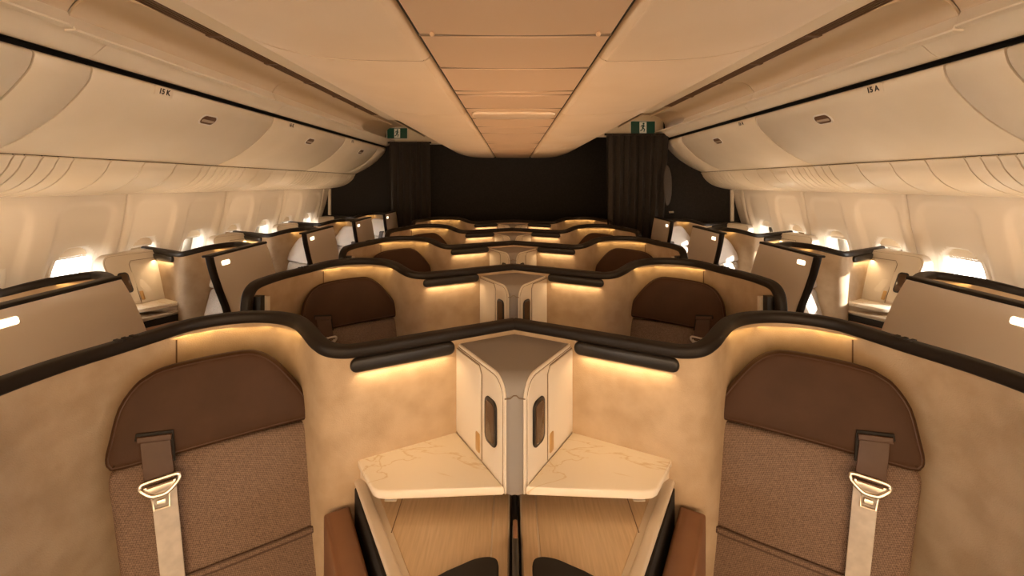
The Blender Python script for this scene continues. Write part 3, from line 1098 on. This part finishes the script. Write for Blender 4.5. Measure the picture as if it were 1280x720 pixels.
def make_cabinet(F, window):
    b0 = F.base(0 if not window else .08, 1.42)
    G0 = F.fn(b0)
    root = empty('storage_cabinet', b0)
    C = Vector((.186, 1.520))
    E = Vector((.022, 1.241))
    top, r = -.530, .060
    lean = 0
    if window:
        C, E, top, lean = Vector((.138, 1.540)), Vector((.004, 1.225)), -.492, .46
    LN = lambda z: lean * (top - max(z, -.85))
    zs = [(-1.62, .12 * (not window)), (-.87, .12 * (not window)), (-.845, 0), (-.62, 0)] + [(top - r + r * math.sin(math.pi / 2 * k / 6), r * (1 - math.cos(math.pi / 2 * k / 6))) for k in range(7)]
    lft = (C - E).length
    d = (E - C).normalized()
    rings = []
    for z, e in zs:
        P = E - d * e * 1.15
        if window:
            rings.append([G0(-.03, 1.60, z), G0(C.x + LN(z), C.y - .5 * LN(z), z), G0(P.x + LN(z), P.y, z), G0(-.03, P.y - .004, z)])
        else:
            rings.append([G0(0, 1.600, z), G0(C.x, C.y, z), G0(P.x, P.y, z), G0(.008, P.y - .006, z), G0(0, P.y - .004, z), G0(-.008, P.y - .006, z),
                          G0(-P.x, P.y, z), G0(-C.x, C.y, z)])
    bm = bmesh.new()
    loft(bm, rings)
    body = link('cabinet_top', bm, 'taupe_top' if not window else 'white', root, angle=40)
    if not window:
        bm = bmesh.new()
        tube(bm, [G0(-.028, 1.2345, -.585), G0(-.012, 1.2335, -.583), G0(-.004, 1.231, -.574), G0(.004, 1.231, -.574), G0(.012, 1.2335, -.583), G0(.028, 1.2345, -.585)], .0016, 6)
        link('front_seam', bm, 'seam', body)
    n2 = Vector((-d.y, d.x))             # outward normal of the side panel, towards the marble
    R = .062
    for q in ((1, -1) if not window else (1,)):
        D3 = lambda s, z, c, q=q: G0(q * (C.x + d.x * s + n2.x * c + LN(z)), C.y + d.y * s + n2.y * c - .5 * LN(z) * (1 - s / lft), z)
        ol = [(0, -.845), (lft, -.845), (lft, top - R)] + [(lft - R + R * math.cos(math.pi / 2 * k / 6), top - R + R * math.sin(math.pi / 2 * k / 6)) for k in range(1, 7)] + [(0, top)]
        side = link('cabinet_side', slab(ol, D3, .007, .003), 'white', root)
        inn = [(0.0, -.84), (lft - .010, -.84), (lft - .010, top - R)] + \
              [(lft - R + (R - .010) * math.cos(math.pi / 2 * k / 6), top - R + (R - .010) * math.sin(math.pi / 2 * k / 6)) for k in range(1, 7)] + [(0, top - .010)]
        link('side_face', slab(inn, lambda s, z, c: D3(s, z, .0065 + c), .004, .002), 'white', side)
        bm = bmesh.new()
        tube(bm, [D3(lft - .010, -.84, .0072), D3(lft - .010, top - R, .0072)] + [D3(p[0], p[1], .0072) for p in inn[3:]], .0012, 6)
        link('edge_groove', bm, 'seam', side)
        door = link('cabinet_door', slab([(.004, -.816), (.192, -.816), (.192, -.565), (.178, -.545), (.004, -.545)], lambda s, z, c: D3(s, z, .0105 + c), .004, .0015), 'white', root)
        bm = bmesh.new()
        tube(bm, [D3(.1945, -.818, .0107), D3(.1945, -.565, .0107), D3(.179, -.543, .0107), D3(.004, -.543, .0107)], .0016, 6)
        link('door_gap', bm, 'seam', door)
        link('latch', slab(rrect(.026, .058, .006, 3, .176, -.772), lambda s, z, c: D3(s, z, .014 + c), .003, .001), 'brass', door)
        hs = link('control_panel', slab(rrect(.070, .132, .022, 5, .254, -.676), lambda s, z, c: D3(s, z, .0105 + c), .006, .003), 'black', root)
        link('panel_screen', slab(rrect(.052, .112, .014, 4, .254, -.676), lambda s, z, c: D3(s, z, .0155 + c), .002, .0008), 'screen', hs)
    return root


def make_console(F, window):
    b0 = F.base(.25, 1.2)
    G = F.fn(b0)
    root = empty('side_console', b0)
    Z = lambda z: (lambda a, b_, c: G(a, b_, z + c))
    rnd_ = lambda pts, k=3: pts
    mo = [(.470, 1.358), (.194, 1.508), (.030, 1.232), (.340, 1.214), (.366, 1.217), (.384, 1.228)]
    if window:
        mo = [(.470, 1.358), (.194, 1.508), (.030, 1.232), (-.01, 1.18), (.340, 1.18), (.366, 1.190), (.384, 1.215)]
    link('marble_top', slab(mo, Z(-.843), .023, .005), 'marble' if not window else 'marble', root)
    su = [(.468, 1.357), (.19, 1.51), (.022, 1.225), (.022, 1.235), (.33, 1.228), (.355, 1.231), (.372, 1.240)]
    link('marble_support', slab([(.462, 1.356), (.19, 1.503), (.065, 1.335), (.395, 1.325), (.435, 1.335)], Z(-.885), .042, .004), 'base_white', root)
    out0, out1 = (.474, 1.376), (.165, .82)
    tb = [(out0), (.19, 1.515), (.10, 1.365), (.014, 1.340), (.014, .82), out1]
    table = link('console_table', slab(tb, Z(-.905), .022, .006), 'base_white', root)
    wd = [(.440, 1.389), (.20, 1.47), (.10, 1.36), (.06, 1.345), (.060, .83), (.130, .83)]
    link('wood_leaf', slab(wd, Z(-.8845), .004, .0015), 'wood', table)
    link('wood_edge', slab([(.056, 1.335), (.018, 1.335), (.018, .83), (.056, .83)], Z(-.8845), .004, .0015), 'wood', table)
    bm = bmesh.new()
    tube(bm, [G(.314, 1.275, -.8805), G(.312, 1.15, -.8805)], .0013, 6)
    link('flap_seam', bm, 'seam', table)
    link('touch_button', slab(rrect(.034, .014, .004, 3, .345, 1.268), Z(-.8808), .002, .0008), 'frame', table)
    # raised rounded border along the outer side
    bm = bmesh.new()
    pth = [Vector((out0[0] - .012, out0[1] - .02, -.884)), Vector((out1[0] - .012, out1[1], -.884))]
    sweep(bm, [pth[0].lerp(pth[1], k / 8) for k in range(9)], rrect(.030, .016, .007, 3), (1, 0, 0))
    for v in bm.verts:
        v.co = G(*v.co)
    link('table_border', bm, 'base_white', table)
    if not window:
        ck = smooth_outline([(.185, 1.00), (.120, 1.046), (.085, 1.062), (.055, 1.064), (.040, 1.050), (.038, 1.0), (.038, .86), (.12, .86), (.17, .93)], 4)
        link('armrest_pad', slab(ck, Z(-.882), .012, .005), 'blackmatte', root)
    # body, black side and leather armrest
    bd = [(out0[0] - .012, out0[1] - .014), (.19, 1.50), (.10, 1.36), (.016, 1.335), (.016, .825), (out1[0] - .014, .825)]
    link('console_body', slab(bd, lambda a, b_, c: G(a, b_, -1.62 + c), .715, .004), 'base_white', root)
    q = Vector((.874, -.486)) * .011
    sd = [(out0[0] + .003, out0[1] - .002), (out0[0] + .003 - q.x, out0[1] - .002 - q.y), (out1[0] - q.x, out1[1] - q.y), (out1[0] + .003, out1[1])]
    link('side_panel', slab(sd, lambda a, b_, c: G(a + q.x * .9, b_ + q.y * .9, -1.60 + c), .70, .003), 'blackmatte', root)
    ar = [(.446 + .022, 1.335), (.530, 1.300), (.255, .80), (.192, .835)]
    link('leather_armrest', slab(ar, lambda a, b_, c: G(a + .012, b_ - .006, -1.15 + c), .215, .014, .004), 'tan', root)
    return root


ROWNAME = ['nearest', 'second', 'third', 'fourth', 'fifth and farthest']


def place(proto, first_y, dx, dy):
    o = copy_tree(proto)
    o.location = Vector(proto.location) + Vector((dx, dy, 0))
    return o


for sgn in (-1, 1):
    s = side_name[sgn]
    F = Frame(sgn, 0, 0, 0)
    P = {'shell': make_shell(F, False), 'seat': make_seat(F, False), 'console': make_console(F, False)}
    if sgn < 0:
        P['cabinet'] = make_cabinet(F, False)
    rows = {'shell': 5, 'seat': 4, 'cabinet': 5, 'console': 2}
    words = {'shell': ('beige suede suite shell with black rim, %s centre row, ' + s + ' half', 'suite shell', 'centre suite shells'),
             'seat': ('brown leather and woven seat with shoulder belt, %s centre row, ' + s + ' half', 'seat', 'centre suite seats'),
             'cabinet': ('taupe topped wedge cabinet with two white side doors, %s centre row', 'cabinet', 'centre storage cabinets'),
             'console': ('cream marble console over pale wood table, %s centre row, ' + s + ' half', 'console', 'centre side consoles')}
    for k, p in P.items():
        for r_ in range(rows[k]):
            o = p if r_ == 0 else place(p, 0, 0, PITCH * r_)
            tag(o, words[k][0] % ROWNAME[r_], words[k][1], words[k][2])
    # window suites on the same side; their inner side faces the window
    F = Frame(-sgn, sgn * WX, WY, .015, .92)
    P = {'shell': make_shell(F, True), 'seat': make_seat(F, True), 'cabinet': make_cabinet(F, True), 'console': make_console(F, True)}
    nrow = 5 if sgn < 0 else 4
    words = {'shell': ('window suite shell with grey-beige lit door panel, %s row along the ' + s + ' windows', 'suite shell', 'window suite shells'),
             'seat': ('leather seat coloured pale for daylight, facing the window, %s row along the ' + s + ' windows', 'seat', 'window suite seats'),
             'cabinet': ('white storage cabinet with amber latch under the window, %s row on the ' + s, 'cabinet', 'window storage cabinets'),
             'console': ('cream marble console beside the window, %s row on the ' + s, 'console', 'window side consoles')}
    for k, p in P.items():
        for r_ in range(nrow):
            nm = ROWNAME[r_] if r_ < 4 else 'fifth and farthest'
            o = p if r_ == 0 else place(p, 0, 0, PITCH * r_)
            tag(o, words[k][0] % nm, words[k][1], words[k][2])

# dividers between the two centre consoles
for r_ in range(2):
    bm = slab([(.70, -1.60), (1.33, -1.60), (1.33, -.905), (1.157, -.900), (1.155, -.880), (1.150, -.862), (1.138, -.852), (1.12, -.848), (.70, -.846)],
              lambda a, b_, c: (c - .0075, a - 1.0, b_ + H), .015, .005)
    root = tag(empty('privacy_divider', (0, 1.0 + PITCH * r_, 0)), 'slim dark brown divider between the two centre consoles, %s row' % ROWNAME[r_], 'divider', 'centre privacy dividers')
    link('divider_panel', bm, 'black', root)
    link('divider_cap', slab(rrect(.011, .06, .005, 4, 0, 0), lambda a, b_, c: (a, .118 + b_, H - .851 + c), .006, .003), 'tan', root)
